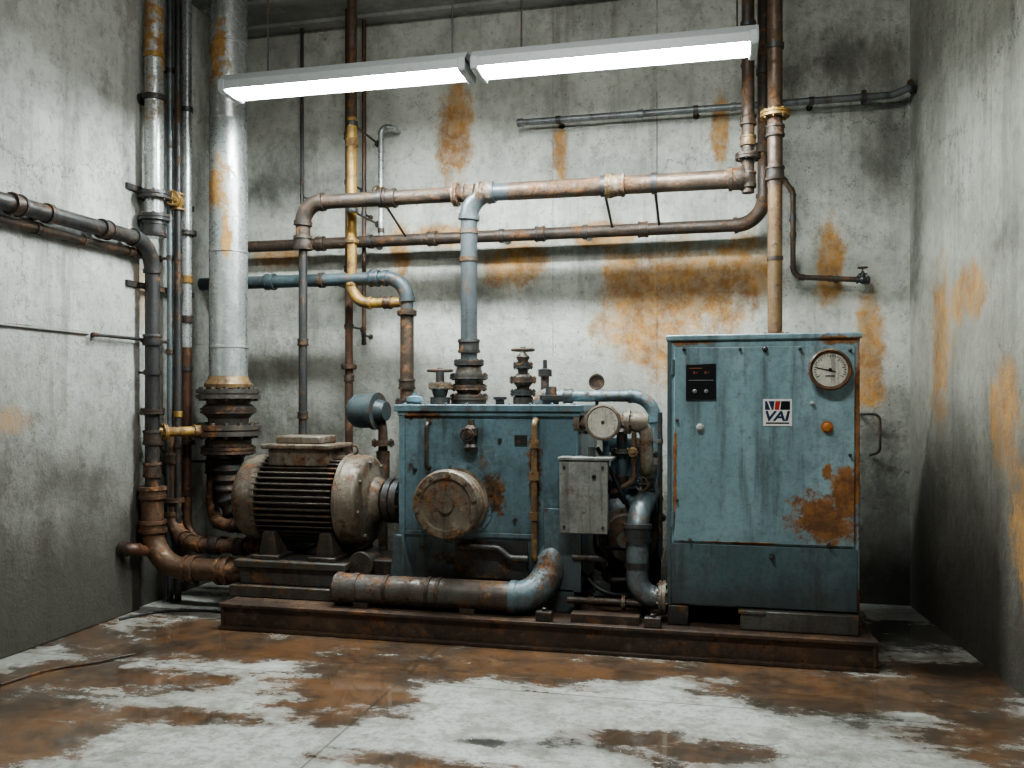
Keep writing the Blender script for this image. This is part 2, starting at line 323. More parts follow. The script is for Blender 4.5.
# ------------------------------------------------------------ room
def RX(y): return 1.349+(6.9-y)*.0734
M().bx((-4.4,-2,-.2),(2.4,7.2,0)).done('floor',M_FLOOR,kind='structure')
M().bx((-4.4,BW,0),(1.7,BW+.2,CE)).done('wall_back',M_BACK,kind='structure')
ye=W(140,300,LW+.05).y
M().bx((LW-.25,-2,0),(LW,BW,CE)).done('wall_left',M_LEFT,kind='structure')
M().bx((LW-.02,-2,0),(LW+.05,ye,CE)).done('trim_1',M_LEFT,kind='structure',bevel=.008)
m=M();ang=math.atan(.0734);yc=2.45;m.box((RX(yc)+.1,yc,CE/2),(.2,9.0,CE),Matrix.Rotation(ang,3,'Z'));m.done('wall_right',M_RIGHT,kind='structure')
m=M().bx((-4.4,-2,CE),(2.4,7.2,CE+.2))
for i in range(8): m.bx((-4.05,6.7-i*.42,CE-.03),(RX(6.5)-.05,6.78-i*.42,CE))
m.done('ceiling',M_CEIL,kind='structure')
# ------------------------------------------------------------ lamps
def lamp(x0,x1):
    y=5.4;zb=3.58;rt=root('fluorescent_light','long white hanging fluorescent batten light, glowing','ceiling light',((x0+x1)/2,y,zb),'hanging fluorescent lights over the machine')
    poly=[(-.13,.0),(-.13,.055),(-.07,.115),(.07,.115),(.13,.055),(.13,.0),(.12,.0),(.115,.04),(-.115,.04),(-.12,.0)]
    m=M();n=len(poly);A=[m.b.verts.new((x0,y+a,zb+c)) for a,c in poly];B=[m.b.verts.new((x1,y+a,zb+c)) for a,c in poly]
    m.b.faces.new(A);m.b.faces.new(B[::-1])
    for i in range(n): m.b.faces.new((A[i],B[i],B[(i+1)%n],A[(i+1)%n]))
    m.done('lamp_housing',M_LAMPH,rt)
    m=M();k=10;pr=[(.088*math.cos(math.pi+math.pi*i/k),.03+.05*math.sin(math.pi+math.pi*i/k)) for i in range(k+1)]
    A=[m.b.verts.new((x0+.05,y+a,zb+c)) for a,c in pr];B=[m.b.verts.new((x1-.05,y+a,zb+c)) for a,c in pr]
    for i in range(k): m.b.faces.new((A[i],B[i],B[i+1],A[i+1]))
    m.b.faces.new(A);m.b.faces.new(B[::-1]);m.b.faces.new((A[0],A[-1],B[-1],B[0]))
    m.done('lamp_diffuser',M_TUBE,rt)
    for x in (x0+.025,x1-.025): M().bx((x-.025,y-.134,zb-.02),(x+.025,y+.134,zb+.07)).done('end_cap',M_LAMPH,rt,bevel=.01)
    for x in (x0+.3,x1-.12): M().cyl((x,y,zb+.11),(x,y,CE),.006,n=8).done('suspension_rod',M_STEEL,rt)
lamp(XX(228,5.4),XX(472,5.4)-.01);lamp(XX(474,5.4)+.01,XX(758,5.4))
# ------------------------------------------------------------ back wall pipes
YB=6.15;zB=3.0;xb=XX(469,YB);xr=XX(748,YB);xA=XX(303,YB)
pipe('process_pipe','dark brown rusted pipe turning down along the wall',[(xA,YB,zB-.32),(xA,YB,zB),(xb+.10,YB,zB)],.055,M_RUST,br=.17,fit=[(1,.86,'f',.8,M_BEIGE),(1,.93,'c',1,M_BEIGE),(1,.5,'c'),(0,.05,'c',1.2)],clamp=[(1,.45,(0,.55,-.2))],emat=M_RUST)
pipe('vertical_pipe','thin dark steel pipe dropping behind the motor',[(xA,YB,zB-.3),(xA,YB,.17)],.033,M_STEEL,fit=[(0,.3,'c'),(0,.52,'c')])
rt=pipe('riser_pipe','blue-grey pipe rising from tank then running rusty along the wall',[(xb,YB,1.74),(xb,YB,zB),(xr,YB,zB)],.062,M_BLUEG,br=.17,fit=[(0,.12,'c',1,M_STEEL),(0,.62,'b'),(0,.78,'b',1,M_BEIGE),(1,.06,'c',1,M_BEIGE),(1,.52,'f',.7,M_TAN),(1,.55,'c',1,M_BEIGE),(1,.96,'c',1,M_RUST)],clamp=[(1,.5,(0,.55,-.2)),(1,.68,(0,.55,-.2))],emat=M_BLUEG)
M().cyl((xb+.30,YB,zB),(xr,YB,zB),.0645,n=24).done('pipe_cladding',M_BRN,rt,label='rusty brown section of the pipe')
pipe('vertical_pipe','dark brown flanged vertical pipe beside the ochre riser',[(xr,YB,CE),(xr,YB,zB-.10)],.042,M_RUST,fit=[(0,.86,'f',1.0,M_RUST),(0,.95,'c',1.6,M_RUST),(0,.72,'c'),(0,.8,'c',1,M_TAN)],clamp=[(0,.35,(0,.75,0))])
x7=XX(775,6.0)
rt=pipe('riser_pipe','worn tan rusted riser pipe entering the top of the cabinet',[(x7,6.0,CE),(x7,6.0,1.87)],.047,M_TAN,fit=[(0,.46,'f',1.,M_OCHRE),(0,.5,'c',1,M_RUST),(0,.6,'c',1.2,M_RUST),(0,.985,'f',1.,M_OCHRE),(0,.8,'b')],clamp=[(0,.3,(0,.9,0))])
M().cyl((x7,6.0,2.9),(x7,6.0,CE),.0482,n=24).done('pipe_cladding',M_BRN,rt,label='brown section of the riser')
YC=6.7;zC=2.79
pipe('condensate_pipe','long dark brown rusted pipe running along the concrete wall',[(LW+.002,YC,zC),(XX(764,YC),YC,zC),(XX(764,YC),YC,CE)],.047,M_RUST,br=.2,fit=[(0,.2,'c'),(0,.42,'c'),(0,.62,'c'),(0,.8,'c'),(1,.3,'c')],clamp=[(0,.3,(0,.2,0)),(0,.55,(0,.2,0)),(0,.7,(0,.2,0)),(1,.6,(0,.2,0))],emat=M_RUST)
YD=6.35;xd=XX(407,YD);zD=ZZ(330,280,YD)
pipe('drain_pipe','dark teal pipe turning down behind the motor coupling',[(LW+.002,YD,zD),(xd,YD,zD),(xd,YD,.17)],.05,M_DTEAL,br=.17,fit=[(0,.35,'c',1,M_DTEAL),(0,.85,'c',1,M_DTEAL),(1,.12,'f',.75,M_RUST),(1,.42,'f',.9,M_STEEL),(1,.36,'c')],clamp=[(0,.6,(0,.548,0))],emat=M_DTEAL)
xe=XX(352,YD);zE=ZZ(380,303,YD)
rt=pipe('ochre_pipe','yellow-ochre peeling vertical pipe with elbow at its foot',[(xe,YD,CE),(xe,YD,zE),(xd-.03,YD,zE)],.038,M_YEL,br=.15,fit=[(0,.48,'c',1,M_OCHRE),(0,.8,'f',.7,M_OCHRE),(1,.7,'c',1,M_COPP)],clamp=[(0,.42,(0,.548,0)),(0,.7,(0,.548,0))],emat=M_OCHRE)
M().cyl((xe,YD,ZZ(352,118,YD)),(xe,YD,CE),.0392,n=24).done('pipe_cladding',M_BRN,rt,label='reddish brown upper section')
M().cyl((xd,YD,zE-.05),(xd,YD,1.5),.052,n=24).done('pipe_cladding',M_RUST,bpy.data.objects['drain_pipe'],label='rust-brown vertical section')
xf=XX(349,6.6)
pipe('red_brown_pipe','slim reddish-brown vertical pipe with valve near the motor',[(xf,6.6,CE),(xf,6.6,.0)],.032,M_COPP,fit=[(0,.22,'c'),(0,.45,'c'),(0,.62,'f',1,M_RUST),(0,.64,'c')],clamp=[(0,.3,(0,.298,0)),(0,.55,(0,.298,0))])
xg=XX(364,6.75)
pipe('conduit_pipe','thin copper-brown conduit on the wall',[(xg,6.75,CE),(xg,6.75,1.95)],.017,M_COPP,fit=[(0,.99,'c',1.5)],clamp=[(0,.2,(0,.15,0)),(0,.6,(0,.15,0)),(0,.97,(0,.15,0))])
xh=XX(381,6.75)
pipe('small_pipe','thin bright steel pipe with hooked top and small tap',[(xh+.1,6.88,ZZ(381,128,6.75)),(xh+.1,6.75,ZZ(381,128,6.75)),(xh,6.75,ZZ(381,128,6.75)),(xh,6.75,2.84)],.022,M_GALV,br=.05,fit=[(2,.6,'v',1.0,M_OCHRE,(0,-1,0)),(2,.95,'c')])
pipe('conduit_pipe','thin vertical conduit above the bent pipe',[(XX(302,6.78),6.78,CE),(XX(302,6.78),6.78,2.85)],.014,M_STEEL,clamp=[(0,.3,(0,.12,0)),(0,.8,(0,.12,0))])
zH=3.68
pipe('conduit_pipe','grey steel conduit mounted high across the concrete',[(XX(517,6.74),6.74,zH),(RX(6.74)-.16,6.74,zH),(RX(6.74)+.0,6.74,zH+.06)],.026,M_GREYP,br=.1,fit=[(0,.01,'c',1,M_GREYP),(0,.35,'c',1,M_GREYP),(0,.6,'c',1,M_GREYP),(0,.93,'f',1,M_STEEL),(1,.8,'f',1,M_STEEL)],clamp=[(0,.12,(0,.16,0)),(0,.5,(0,.16,0)),(0,.8,(0,.16,0))],elbow=False)
xk=XX(793,6.78)
pipe('small_pipe','thin rusty pipe dropping then running to a tap on the wall',[(XX(781,6.78),6.88,ZZ(781,176,6.78)),(XX(781,6.78),6.78,ZZ(781,176,6.78)),(xk,6.78,ZZ(793,192,6.78)),(xk,6.78,ZZ(793,277,6.78)),(XX(868,6.78),6.78,ZZ(868,280,6.78))],.019,M_RUST,br=.08,fit=[(2,.5,'c'),(3,.1,'c'),(3,.93,'v',1.1,M_STEEL,(0,0,1)),(3,.5,'c')],clamp=[(2,.3,(0,.1,0)),(3,.6,(0,.1,0)),(3,.99,(0,.1,0))])
pipe('small_pipe','thin looped conduit on the wall beside the cabinet',[(XX(862,6.8),6.89,ZZ(862,414,6.8)),(XX(862,6.8),6.8,ZZ(862,414,6.8)),(XX(880,6.8),6.8,ZZ(880,414,6.8)),(XX(880,6.8),6.8,ZZ(880,452,6.8)),(XX(872,6.8),6.88,ZZ(880,456,6.8))],.010,M_STEEL,br=.05,elbow=False)
# ------------------------------------------------------------ left wall pipes
X1=-3.93;Y1=5.5
pipe('feed_pipe','dark steel pipe along the wall turning down to the floor',[(X1,.5,2.62),(X1,Y1,2.62),(X1,Y1,.31),(-3.15,Y1,.31)],.05,M_STEEL,br=.2,fit=[(0,.75,'c',1,M_RUST),(0,.9,'c',1,M_RUST),(1,.3,'c',1,M_STEEL),(1,.52,'f',.85,M_RUST),(1,.6,'c',1.3),(1,.7,'c',1.3)],clamp=[(0,.8,(-.11,0,0)),(0,.4,(-.11,0,0)),(1,.4,(-.16,0,0))],emat=M_STEEL)
fp=bpy.data.objects['feed_pipe']
M().tube([(X1,Y1,.86),(X1,Y1,.31),(-3.15,Y1,.31)],.078,.26,20).done('lower_bend',M_BEND,fp,label='thick rust-brown lower bend')
for c,d in (((X1,Y1,.84),(0,0,1)),((X1,Y1,.6),(0,0,1)),((-3.62,Y1,.31),(1,0,0)),((-3.36,Y1,.31),(1,0,0))):
    M().lathe(V(c)-V(d)*.04,d,[(0,.08),(0,.098),(.025,.1),(.025,.09),(.06,.09),(.06,.1),(.085,.098),(.085,.08)],20).done('coupling_sleeve',M_BEND,fp)
pipe('feed_pipe','slimmer dark pipe running below the larger wall pipe',[(-3.99,.5,2.53),(-3.99,Y1-.02,2.53)],.028,M_RUST,fit=[(0,.8,'c'),(0,.97,'c',1.3)],clamp=[(0,.7,(-.05,0,0)),(0,.88,(-.05,0,0))])
pipe('galvanised_pipe','pale galvanised vertical pipe with orange stains near corner',[(X1,Y1+.02,CE),(X1,Y1+.02,2.66)],.066,M_GALV,fit=[(0,.85,'f',.85,M_STEEL),(0,.93,'f',.8,M_STEEL),(0,.97,'c',1,M_STEEL),(0,.35,'b',1,M_OCHRE)],clamp=[(0,.5,(-.11,0,0))])
def vp(px,X,r,mat,lab,fit,z0=0.,**k):
    y=W(px,400,X).y;return pipe('vertical_pipe',lab,[(X,y,CE),(X,y,z0)],r,mat,fit=fit,clamp=[(0,f,(LW-X+.002,0,0)) for f in (.15,.45,.75)],**k)
vp(170,-3.99,.024,M_BLUEG,'thin blue-grey vertical pipe in the corner',[(0,.35,'c',1.5,M_OCHRE),(0,.6,'c')])
vp(178,-3.93,.026,M_STEEL,'thin dark vertical pipe in the corner',[(0,.36,'v',1.2,M_OCHRE,(.3,-1,0)),(0,.7,'c',1,M_OCHRE)])
y3=W(187,400,-3.95).y
pipe('galvanised_pipe','slim pale galvanised pipe ending in a rusty bend',[(-3.95,y3,CE),(-3.95,y3,2.3),(-3.95,y3,.43),(-3.3,y3,.43)],.036,M_GALV,br=.16,fit=[(0,.8,'f',1,M_STEEL),(0,.95,'c',1,M_OCHRE),(1,.1,'c',1,M_RUST),(1,.6,'f',.9,M_RUST),(1,.8,'c'),(2,.5,'c')],clamp=[(0,.4,(-.138,0,0)),(1,.3,(-.138,0,0))],emat=M_RUST,elbow=False)
M().tube([(-3.95,y3,1.9),(-3.95,y3,.43),(-3.3,y3,.43)],.0375,.16).done('rusted_section',M_COPP,bpy.data.objects['galvanised_pipe.001'],label='rust-brown lower section')
pipe('small_pipe','rusty low pipe curving from corner to the motor base',[(-3.98,5.82,1.3),(-3.98,5.82,.52),(-3.75,5.72,.44),(-3.16,5.72,.44)],.05,M_BEND,br=.22,fit=[(0,.3,'c'),(0,.7,'f',.8),(2,.3,'c'),(2,.65,'c')])
pipe('small_pipe','second rusty pipe sweeping from corner toward the motor base',[(-3.80,6.05,1.2),(-3.80,6.05,.62),(-3.6,5.85,.57),(-3.18,5.85,.57)],.042,M_BEND,br=.2,fit=[(0,.4,'c'),(2,.4,'c')],clamp=[(0,.3,(-.288,0,0))])
pipe('small_pipe','short rusty stub pipe coming out of wall',[(LW+.002,5.3,.47),(-3.95,5.3,.47),(-3.93,5.5,.42)],.038,M_COPP,br=.05,fit=[(0,.6,'c')])
pipe('small_pipe','ochre cross pipe joining the flanged duct',[(X1,Y1,1.27),(-3.64,5.97,1.27)],.036,M_OCHRE,fit=[(0,.15,'f',.9,M_OCHRE),(0,.6,'c',1,M_OCHRE)])
pipe('wall_rod','thin dark rod fixed along the wall',[(-4.0,W(92,338,-4.0).y,1.93),(-4.0,5.95,1.93)],.011,M_STEEL,fit=[(0,.03,'c',2)],clamp=[(0,.05,(-.04,0,0)),(0,.6,(-.06,0,0))],cat='rod')
pipe('wall_cable','thin cable run fixed along the concrete',[(-4.03,.5,1.93),(-4.03,W(88,338,-4.03).y,1.93)],.006,M_STEEL,clamp=[(0,.7,(-.01,0,0))],cat='cable')
for z in (3.0,2.32,):
    M().bx((-4.05,5.35,z-.02),(-4.02,6.15,z+.02)).done('bracket_rail',M_STEEL,label='dark steel bracket rail behind the corner pipes',cat='bracket')
# silver duct
xs,ysd=-3.63,6.0
rt=root('exhaust_duct','large galvanised silver duct on a heavy flanged rusty base','duct',(xs,ysd,.0))
M().lathe((xs,ysd,1.66),(0,0,1),[(0,.142),(CE-1.66,.138)],40).done('duct_pipe',M_GALV,rt)
for z in (3.62,2.62,1.9,4.2): M().lathe((xs,ysd,z-.01),(0,0,1),[(0,.14),(.003,.146),(.018,.146),(.021,.14)],40).done('band',M_GALV,rt)
M().lathe((xs,ysd,1.59),(0,0,1),[(0,.17),(.03,.175),(.07,.15),(.09,.145)],36).done('collar',M_TAN,rt)
M().flange((xs,ysd,1.545),(0,0,1),.235,.035,12).done('flange',M_WORN,rt)
M().lathe((xs,ysd,1.3),(0,0,1),[(0,.15),(.06,.15),(.10,.19),(.15,.19),(.17,.16),(.22,.16)],36).done('neck',M_WORN,rt)
M().flange((xs,ysd,1.27),(0,0,1),.24,.04,12).done('flange',M_WORN,rt)
M().flange((xs,ysd,1.42),(0,0,1),.205,.02,12).done('flange',M_RUST,rt)
M().lathe((xs,ysd,1.06),(0,0,1),[(0,.12),(.05,.13),(.09,.17),(.14,.17),(.17,.14),(.19,.14)],36).done('neck',M_WORN,rt)
M().flange((xs,ysd,1.12),(0,0,1),.2,.025,12).done('flange',M_RUST,rt)
path=fillet([V((xs,ysd,1.06)),V((xs,ysd,.72)),V((-3.42,ysd+.1,.55)),V((-3.42,ysd+.1,.0))],.2,14)[0]
fine=[]
for a,b in zip(path,path[1:]):
    k=max(1,int((b-a).length/.012))
    for i in range(k): fine.append(a.lerp(b,i/k))
fine.append(path[-1]);M().sweep(fine,[.105+.012*math.sin(i*1.1) for i in range(len(fine))],24).done('flexible_joint',M_STEEL,rt,label='dark ribbed flexible joint')
# floor cables
M().tube([G(0,686)+V((0,0,.007)),G(50,670)+V((0,0,.007)),G(95,664)+V((0,0,.007)),G(135,655)+V((0,0,.007))],.007,.3).done('cable',M_RUST,label='loose thin brown cable lying on the floor',cat='cable')
M().tube([(-3.97,5.2,.009),(-3.86,5.46,.009),(-3.55,5.56,.009),(-3.22,5.5,.009)],.009,.2).done('cable',M_CABLE,label='black cable running along the floor by the wall',cat='cable')
# ------------------------------------------------------------ skid
sx0,sx1,sy0,sy1,sz=-3.19,.85,5.15,6.45,.17
rt=root('skid_frame','long rust-covered steel channel skid under the machinery','machine base',((sx0+sx1)/2,5.8,0))
def channel(y,d):
    m=M();m.bx((sx0,y,0),(sx1,y+d*.012,sz));m.bx((sx0,y-d*.025,sz-.022),(sx1,y+d*.1,sz));m.bx((sx0,y-d*.025,0),(sx1,y+d*.1,.022));return m
channel(sy0+.025,1).done('front_beam',M_SKID,rt,bevel=.004);channel(sy1-.025,-1).done('rear_beam',M_SKID,rt,bevel=.004)
for x in (sx0,-2.2,-1.2,-.4,sx1-.08): M().bx((x,sy0+.045,.022),(x+.08,sy1-.045,sz-.024)).done('cross_member',M_SKID,rt,bevel=.004)
M().bx((sx0+.02,sy0+.02,sz-.02),(sx1-.02,sy1-.02,sz-.001)).done('deck_plate',M_SKID,rt)
for x in (sx0+.01,sx1-.03): M().bx((x,sy0+.01,.0),(x+.02,sy1-.01,sz+.002)).done('end_plate',M_SKID,rt,bevel=.003)
# ------------------------------------------------------------ motor
my,mz=5.75,.80;xl=-3.32;xrr=-2.27
rt=root('electric_motor','large grime-brown grey finned electric motor on steel pedestal','motor',(-2.8,my,sz))
R=.305
M().lathe((-3.2,my,mz),(1,0,0),[(0,R-.04),(.74,R-.04)],48).done('motor_core',M_FIN,rt)
m=M()
for i in range(44):
    a=2*math.pi*i/44;m.box((-2.84,my+math.cos(a)*(R-.022),mz+math.sin(a)*(R-.022)),(.60,.055,.013),Matrix.Rotation(a,3,'X'))
m.done('cooling_fins',M_FIN,rt,bevel=.003)
M().lathe((xl,my,mz),(1,0,0),[(0,.1),(0,.215),(.008,.245),(.024,.27),(.05,.288),(.08,.30),(.11,.306),(.19,.309),(.205,.309),(.208,.30),(.215,.28)],56).done('fan_cover',M_MOTOR,rt)
m=M().lathe((xl+.01,my,mz),(1,0,0),[(-.02,.05),(-.02,.15),(0,.17)],40);m.bolts((xl+.0,my,mz),(1,0,0),.195,.012,.02,6);m.done('fan_grille',M_FIN,rt)
m=M().lathe((-2.53,my,mz),(1,0,0),[(0,.29),(0,.318),(.006,.324),(.03,.324),(.034,.317),(.13,.315),(.155,.306),(.168,.288),(.173,.26),(.176,.225),(.19,.205),(.205,.165),(.24,.15),(.26,.13)],56);m.bolts((-2.362,my,mz),(1,0,0),.272,.014,.02,8);m.done('end_bell',M_MOTOR,rt)
m=M().lathe((-2.32,my,mz),(1,0,0),[(0,.07),(0,.11),(.05,.11),(.05,.10),(.08,.10),(.08,.155),(.12,.155),(.125,.14),(.135,.14),(.14,.155),(.18,.155),(.18,.09),(.27,.08)],36);m.bolts((-2.19,my,mz),(1,0,0),.13,.011,.06,8);m.done('shaft_coupling',M_STEEL,rt)
M().bx((-3.06,my-.19,mz+.24),(-2.62,my+.14,mz+.365)).done('terminal_box',M_MOTOR,rt,bevel=.012)
M().bx((-3.10,my-.22,mz+.36),(-2.58,my+.17,mz+.395)).done('terminal_box_lid',M_MOTOR,rt,bevel=.01)
M().bx((-3.02,my-.16,mz+.395),(-2.68,my+.12,mz+.45)).done('terminal_box_cap',M_MOTOR,rt,bevel=.012)
M().torus((-2.5,my,mz+.35),(0,1,0),.03,.008,16,6).done('lifting_eye',M_STEEL,rt)
for x in (-3.08,-2.66):
    m=M();m.extr([(x,mz-.36),(x+.14,mz-.36),(x+.11,mz-.2),(x+.03,mz-.2)],my-.28,my+.28);m.bx((x-.03,my-.33,mz-.385),(x+.17,my+.33,mz-.355));m.done('mounting_foot',M_FIN,rt,bevel=.006)
m=M().bx((-3.22,my-.37,mz-.435),(-2.40,my+.36,mz-.385));m.bx((-3.19,my-.34,mz-.55),(-2.43,my+.31,mz-.435));m.bx((-3.24,my-.39,sz),(-2.38,my+.38,mz-.55))
m.done('pedestal',M_BASE,rt,bevel=.008)
m=M().lathe((-2.33,my-.05,.40),(0,-1,0),[(0,.06),(.2,.06),(.2,.09),(.24,.09)],20);m.bx((-2.42,my-.2,sz),(-2.14,my+.2,.42));m.done('coupling_bracket',M_FIN,rt,bevel=.006)
# ------------------------------------------------------------ tank / gearbox
ty=5.45;tx0,tx1=-2.066,-.832;tt=1.47;tb0=.30
rt=root('oil_tank','teal painted steel tank with bolted round cover and fittings','tank',((tx0+tx1)/2,5.9,sz))
M().bx((tx0+.02,ty,tb0),(tx1-.03,6.33,tt-.03)).done('tank_body',M_TANK,rt,bevel=.012)
m=M().bx((tx0-.01,ty-.035,tt-.045),(tx1+.01,6.36,tt));m.bx((tx0+.01,ty-.02,tt-.075),(tx1-.01,6.34,tt-.045))
for i in range(9): m.cyl((tx0+.06+i*.14,ty-.01,tt),(tx0+.06+i*.14,ty-.01,tt+.012),.012,n=6)
m.done('tank_lid',M_TANK,rt,bevel=.006)
for a_,b_ in ((ty-.03,ty+.08),(6.2,6.33)): M().bx((tx0-.02,a_,sz),(tx1-.05,b_,tb0+.02)).done('tank_base_rail',M_TANK,rt,bevel=.006)
xa=XX(533,ty)
m=M().bx((xa,ty-.03,tb0),(xa+.03,ty+.01,tt-.075));m.bx((tx0+.02,ty-.02,tb0),(tx0+.06,ty+.01,tt-.075));m.bx((tx0+.06,ty-.015,.62),(xa,ty+.01,.65));m.done('stiffener_rib',M_TANK,rt,bevel=.004)
M().extr([(tx0-.04,tb0-.05),(tx0+.16,tb0-.05),(tx0+.05,.62),(tx0+.0,.62)],ty-.05,ty+.0).done('gusset_plate',M_TANK,rt,bevel=.004)
M().bx((XX(545,ty),ty-.03,.30),(XX(582,ty),ty+.02,.82)).done('side_panel',M_TANK,rt,bevel=.004)
M().bx((XX(455,ty),ty-.012,.36),(XX(528,ty),ty,.60)).done('recess_shade_panel',M_STEEL,rt,label='dark panel standing in for a shaded lower recess')  # flat dark panel paints the shadow of a recess on the tank front
M().tube([(XX(460,ty),ty-.05,.56),(XX(500,ty),ty-.05,.56),(XX(512,ty),ty-.05,.5),(XX(530,ty),ty-.05,.5)],.022,.05).done('drain_tube',M_STEEL,rt)
cx,cz=XX(453,ty-.1),ZZ(453,502,ty-.1)
m=M().lathe((cx,ty,cz),(0,-1,0),[(0,.20),(.05,.215),(.05,.195),(.17,.19),(.17,.212),(.20,.217),(.245,.217),(.26,.205),(.265,.165),(.25,.155),(.25,.05),(.27,.05),(.27,.001)],48);m.bolts((cx,ty-.25,cz),(0,-1,0),.188,.014,.028,10);m.done('inspection_cover',M_BEIGE,rt,label='rusty beige round bolted cover drum')
m=M().lathe((cx,ty,cz),(0,-1,0),[(0,.25),(.012,.25),(.012,.2)],48);m.bolts((cx,ty-.01,cz),(0,-1,0),.235,.01,.014,12);m.done('mounting_ring',M_TANK,rt)
x=XX(427,ty-.05);M().tube([(x,ty,tt-.12),(x,ty-.06,tt-.12),(x,ty-.06,1.06),(x,ty,1.06)],.014,.04).done('sight_pipe',M_RUST,rt)
x=XX(535,ty-.06);m=M().tube([(x,ty,tt-.1),(x,ty-.08,tt-.1),(x,ty-.08,.5),(x,ty,.5)],.019,.05)
for z in (1.2,1.0,.75): m.lathe((x,ty-.08,z),(0,0,1),[(0,.03),(.05,.03)],14)
m.done('level_pipe',M_TAN,rt)
x=XX(470,ty-.05);m=M().lathe((x,ty-.03,1.17),(0,0,1),[(0,.02),(0,.04),(.03,.045),(.05,.03),(.1,.03),(.1,.045),(.15,.045),(.17,.02),(.2,.02)],12);m.cyl((x,ty,1.28),(x,ty-.12,1.28),.025,n=12);m.torus((x,ty-.12,1.28),(0,1,0),.04,.008,16,6);m.done('drain_cock',M_RUST,rt)
for a,b in ((457,472),(415,470),(500,440),(515,520)): 
    p=P(a,b,ty);M().lathe(p,(0,-1,0),[(0,.014),(.02,.012)],8).done('bolt_head',M_STEEL,rt)
p=P(521,440,ty);M().bx((p.x-.04,ty-.012,p.z-.03),(p.x+.04,ty,p.z+.03)).done('name_plate',M_STEEL,rt)
def stack(name,x,y,z,prof,mat,wheel=None,fl=[]):
    M().lathe((x,y,z),(0,0,1),prof,24).done(name,mat,rt)
    for h,r,mt in fl: M().flange((x,y,z+h),(0,0,1),r,.018,8).done('flange',mt,rt)
    if wheel: handwheel(rt,(x,y,z+wheel[0]),(0,0,1),wheel[1],M_RUST)
stack('pipe_socket',xb,YB,tt,[(0,.13),(.03,.13),(.05,.09),(.12,.085),(.15,.105),(.2,.105),(.28,.085)],M_WORN,None,[(.05,.14,M_WORN),(.12,.13,M_RUST),(.2,.14,M_WORN),(.3,.11,M_STEEL)])
stack('relief_valve',XX(440,6.0),6.0,tt,[(0,.07),(.05,.07),(.05,.045),(.1,.06),(.14,.06),(.16,.03),(.22,.03),(.26,.02)],M_STEEL,(.24,.085),[(.13,.085,M_BEIGE)])
stack('relief_valve',XX(523,6.0),6.0,tt,[(0,.07),(.05,.07),(.06,.045),(.12,.045),(.15,.07),(.19,.07),(.22,.035),(.3,.035),(.33,.05),(.36,.02),(.4,.02)],M_WORN,(.38,.075),[(.08,.09,M_STEEL),(.17,.095,M_RUST),(.27,.07,M_STEEL)])
stack('filler_cap',XX(500,5.7),5.7,tt,[(0,.03),(.03,.03),(.035,.045),(.05,.045),(.055,.01)],M_STEEL)
stack('filler_cap',XX(551,5.8),5.8,tt,[(0,.055),(.03,.055),(.03,.075),(.06,.075),(.065,.04),(.12,.035)],M_STEEL)
stack('filler_cap',XX(415,5.8),5.8,tt,[(0,.04),(.02,.04),(.02,.06),(.05,.06),(.06,.02),(.08,.02)],M_TANK)
stack('relief_valve',XX(545,6.25),6.25,tt,[(0,.03),(.2,.03),(.2,.05),(.25,.05),(.26,.015),(.32,.015)],M_STEEL)
m=M().cyl((XX(597,6.0),6.0,tt-.1),(XX(597,6.0),6.0,tt+.1),.012,n=8);m.lathe((XX(597,6.0),6.02,ZZ(597,382,6.0)),(0,-1,0),[(0,.05),(.03,.055),(.04,.055),(.04,.045),(.03,.04)],24);m.done('small_gauge',M_RUST,rt)
# small teal actuator motor
p=P(368,411,6.2)
rt=root('pump_actuator','small teal round actuator motor on a rusty elbow stand','motor',(p.x+.1,6.2,sz))
M().lathe((p.x-.13,6.2,p.z),(1,-.15,0),[(0,.06),(.01,.10),(.04,.122),(.07,.128),(.19,.128),(.19,.14),(.23,.14),(.23,.09),(.3,.07)],32).done('actuator_housing',M_DTEAL,rt)
m=M().tube([(p.x+.1,6.2,p.z-.02),(p.x+.12,6.2,p.z-.15),(p.x+.12,6.2,sz)],.035,.08);m.flange((p.x+.12,6.2,p.z-.24),(0,0,1),.085,.02,6);m.lathe((p.x+.12,6.2,p.z-.5),(0,0,1),[(0,.05),(.2,.05)],16);m.done('stand_pipe',M_RUST,rt)
# ------------------------------------------------------------ suction manifold in front of the tank
yq=5.32;zq=.275
x0=XX(340,yq);x1=XX(541,yq)
rt=root('suction_manifold','thick weathered rusty grey-brown pipe bending up into the tank','pipe',((x0+x1)/2,yq,sz))
full,arcs=fillet([V((x0,yq,zq)),V((x1,yq,zq)),V((x1+.05,ty+.08,.56))],.2,16)
M().sweep(full,.094,28).done('pipe_run',M_MANI,rt)
M().sweep(arcs[0]+[full[-1]],.097,28).done('elbow_fitting',M_TPIPE,rt,label='dirty blue-grey elbow')
a_=arcs[0][0];M().lathe(a_-V((.02,0,0)),(1,0,0),[(0,.094),(0,.104),(.04,.104),(.04,.094)],28).done('band',M_TPIPE,rt)
M().lathe((x0,yq,zq),(1,0,0),[(-.03,.06),(-.03,.09),(-.015,.104),(.03,.104),(.03,.098),(.1,.098),(.1,.102),(.14,.102),(.14,.095)],32).done('end_cap',M_MANI,rt)
for px in (388,430,440):
    X=XX(px,yq);M().lathe((X-.012,yq,zq),(1,0,0),[(0,.094),(0,.101),(.024,.101),(.024,.094)],32).done('band',M_RUST,rt)
for px in (365,470): 
    X=XX(px,yq);M().bx((X-.05,yq-.08,sz),(X+.05,yq+.08,zq-.07)).done('saddle_support',M_SKID,rt)
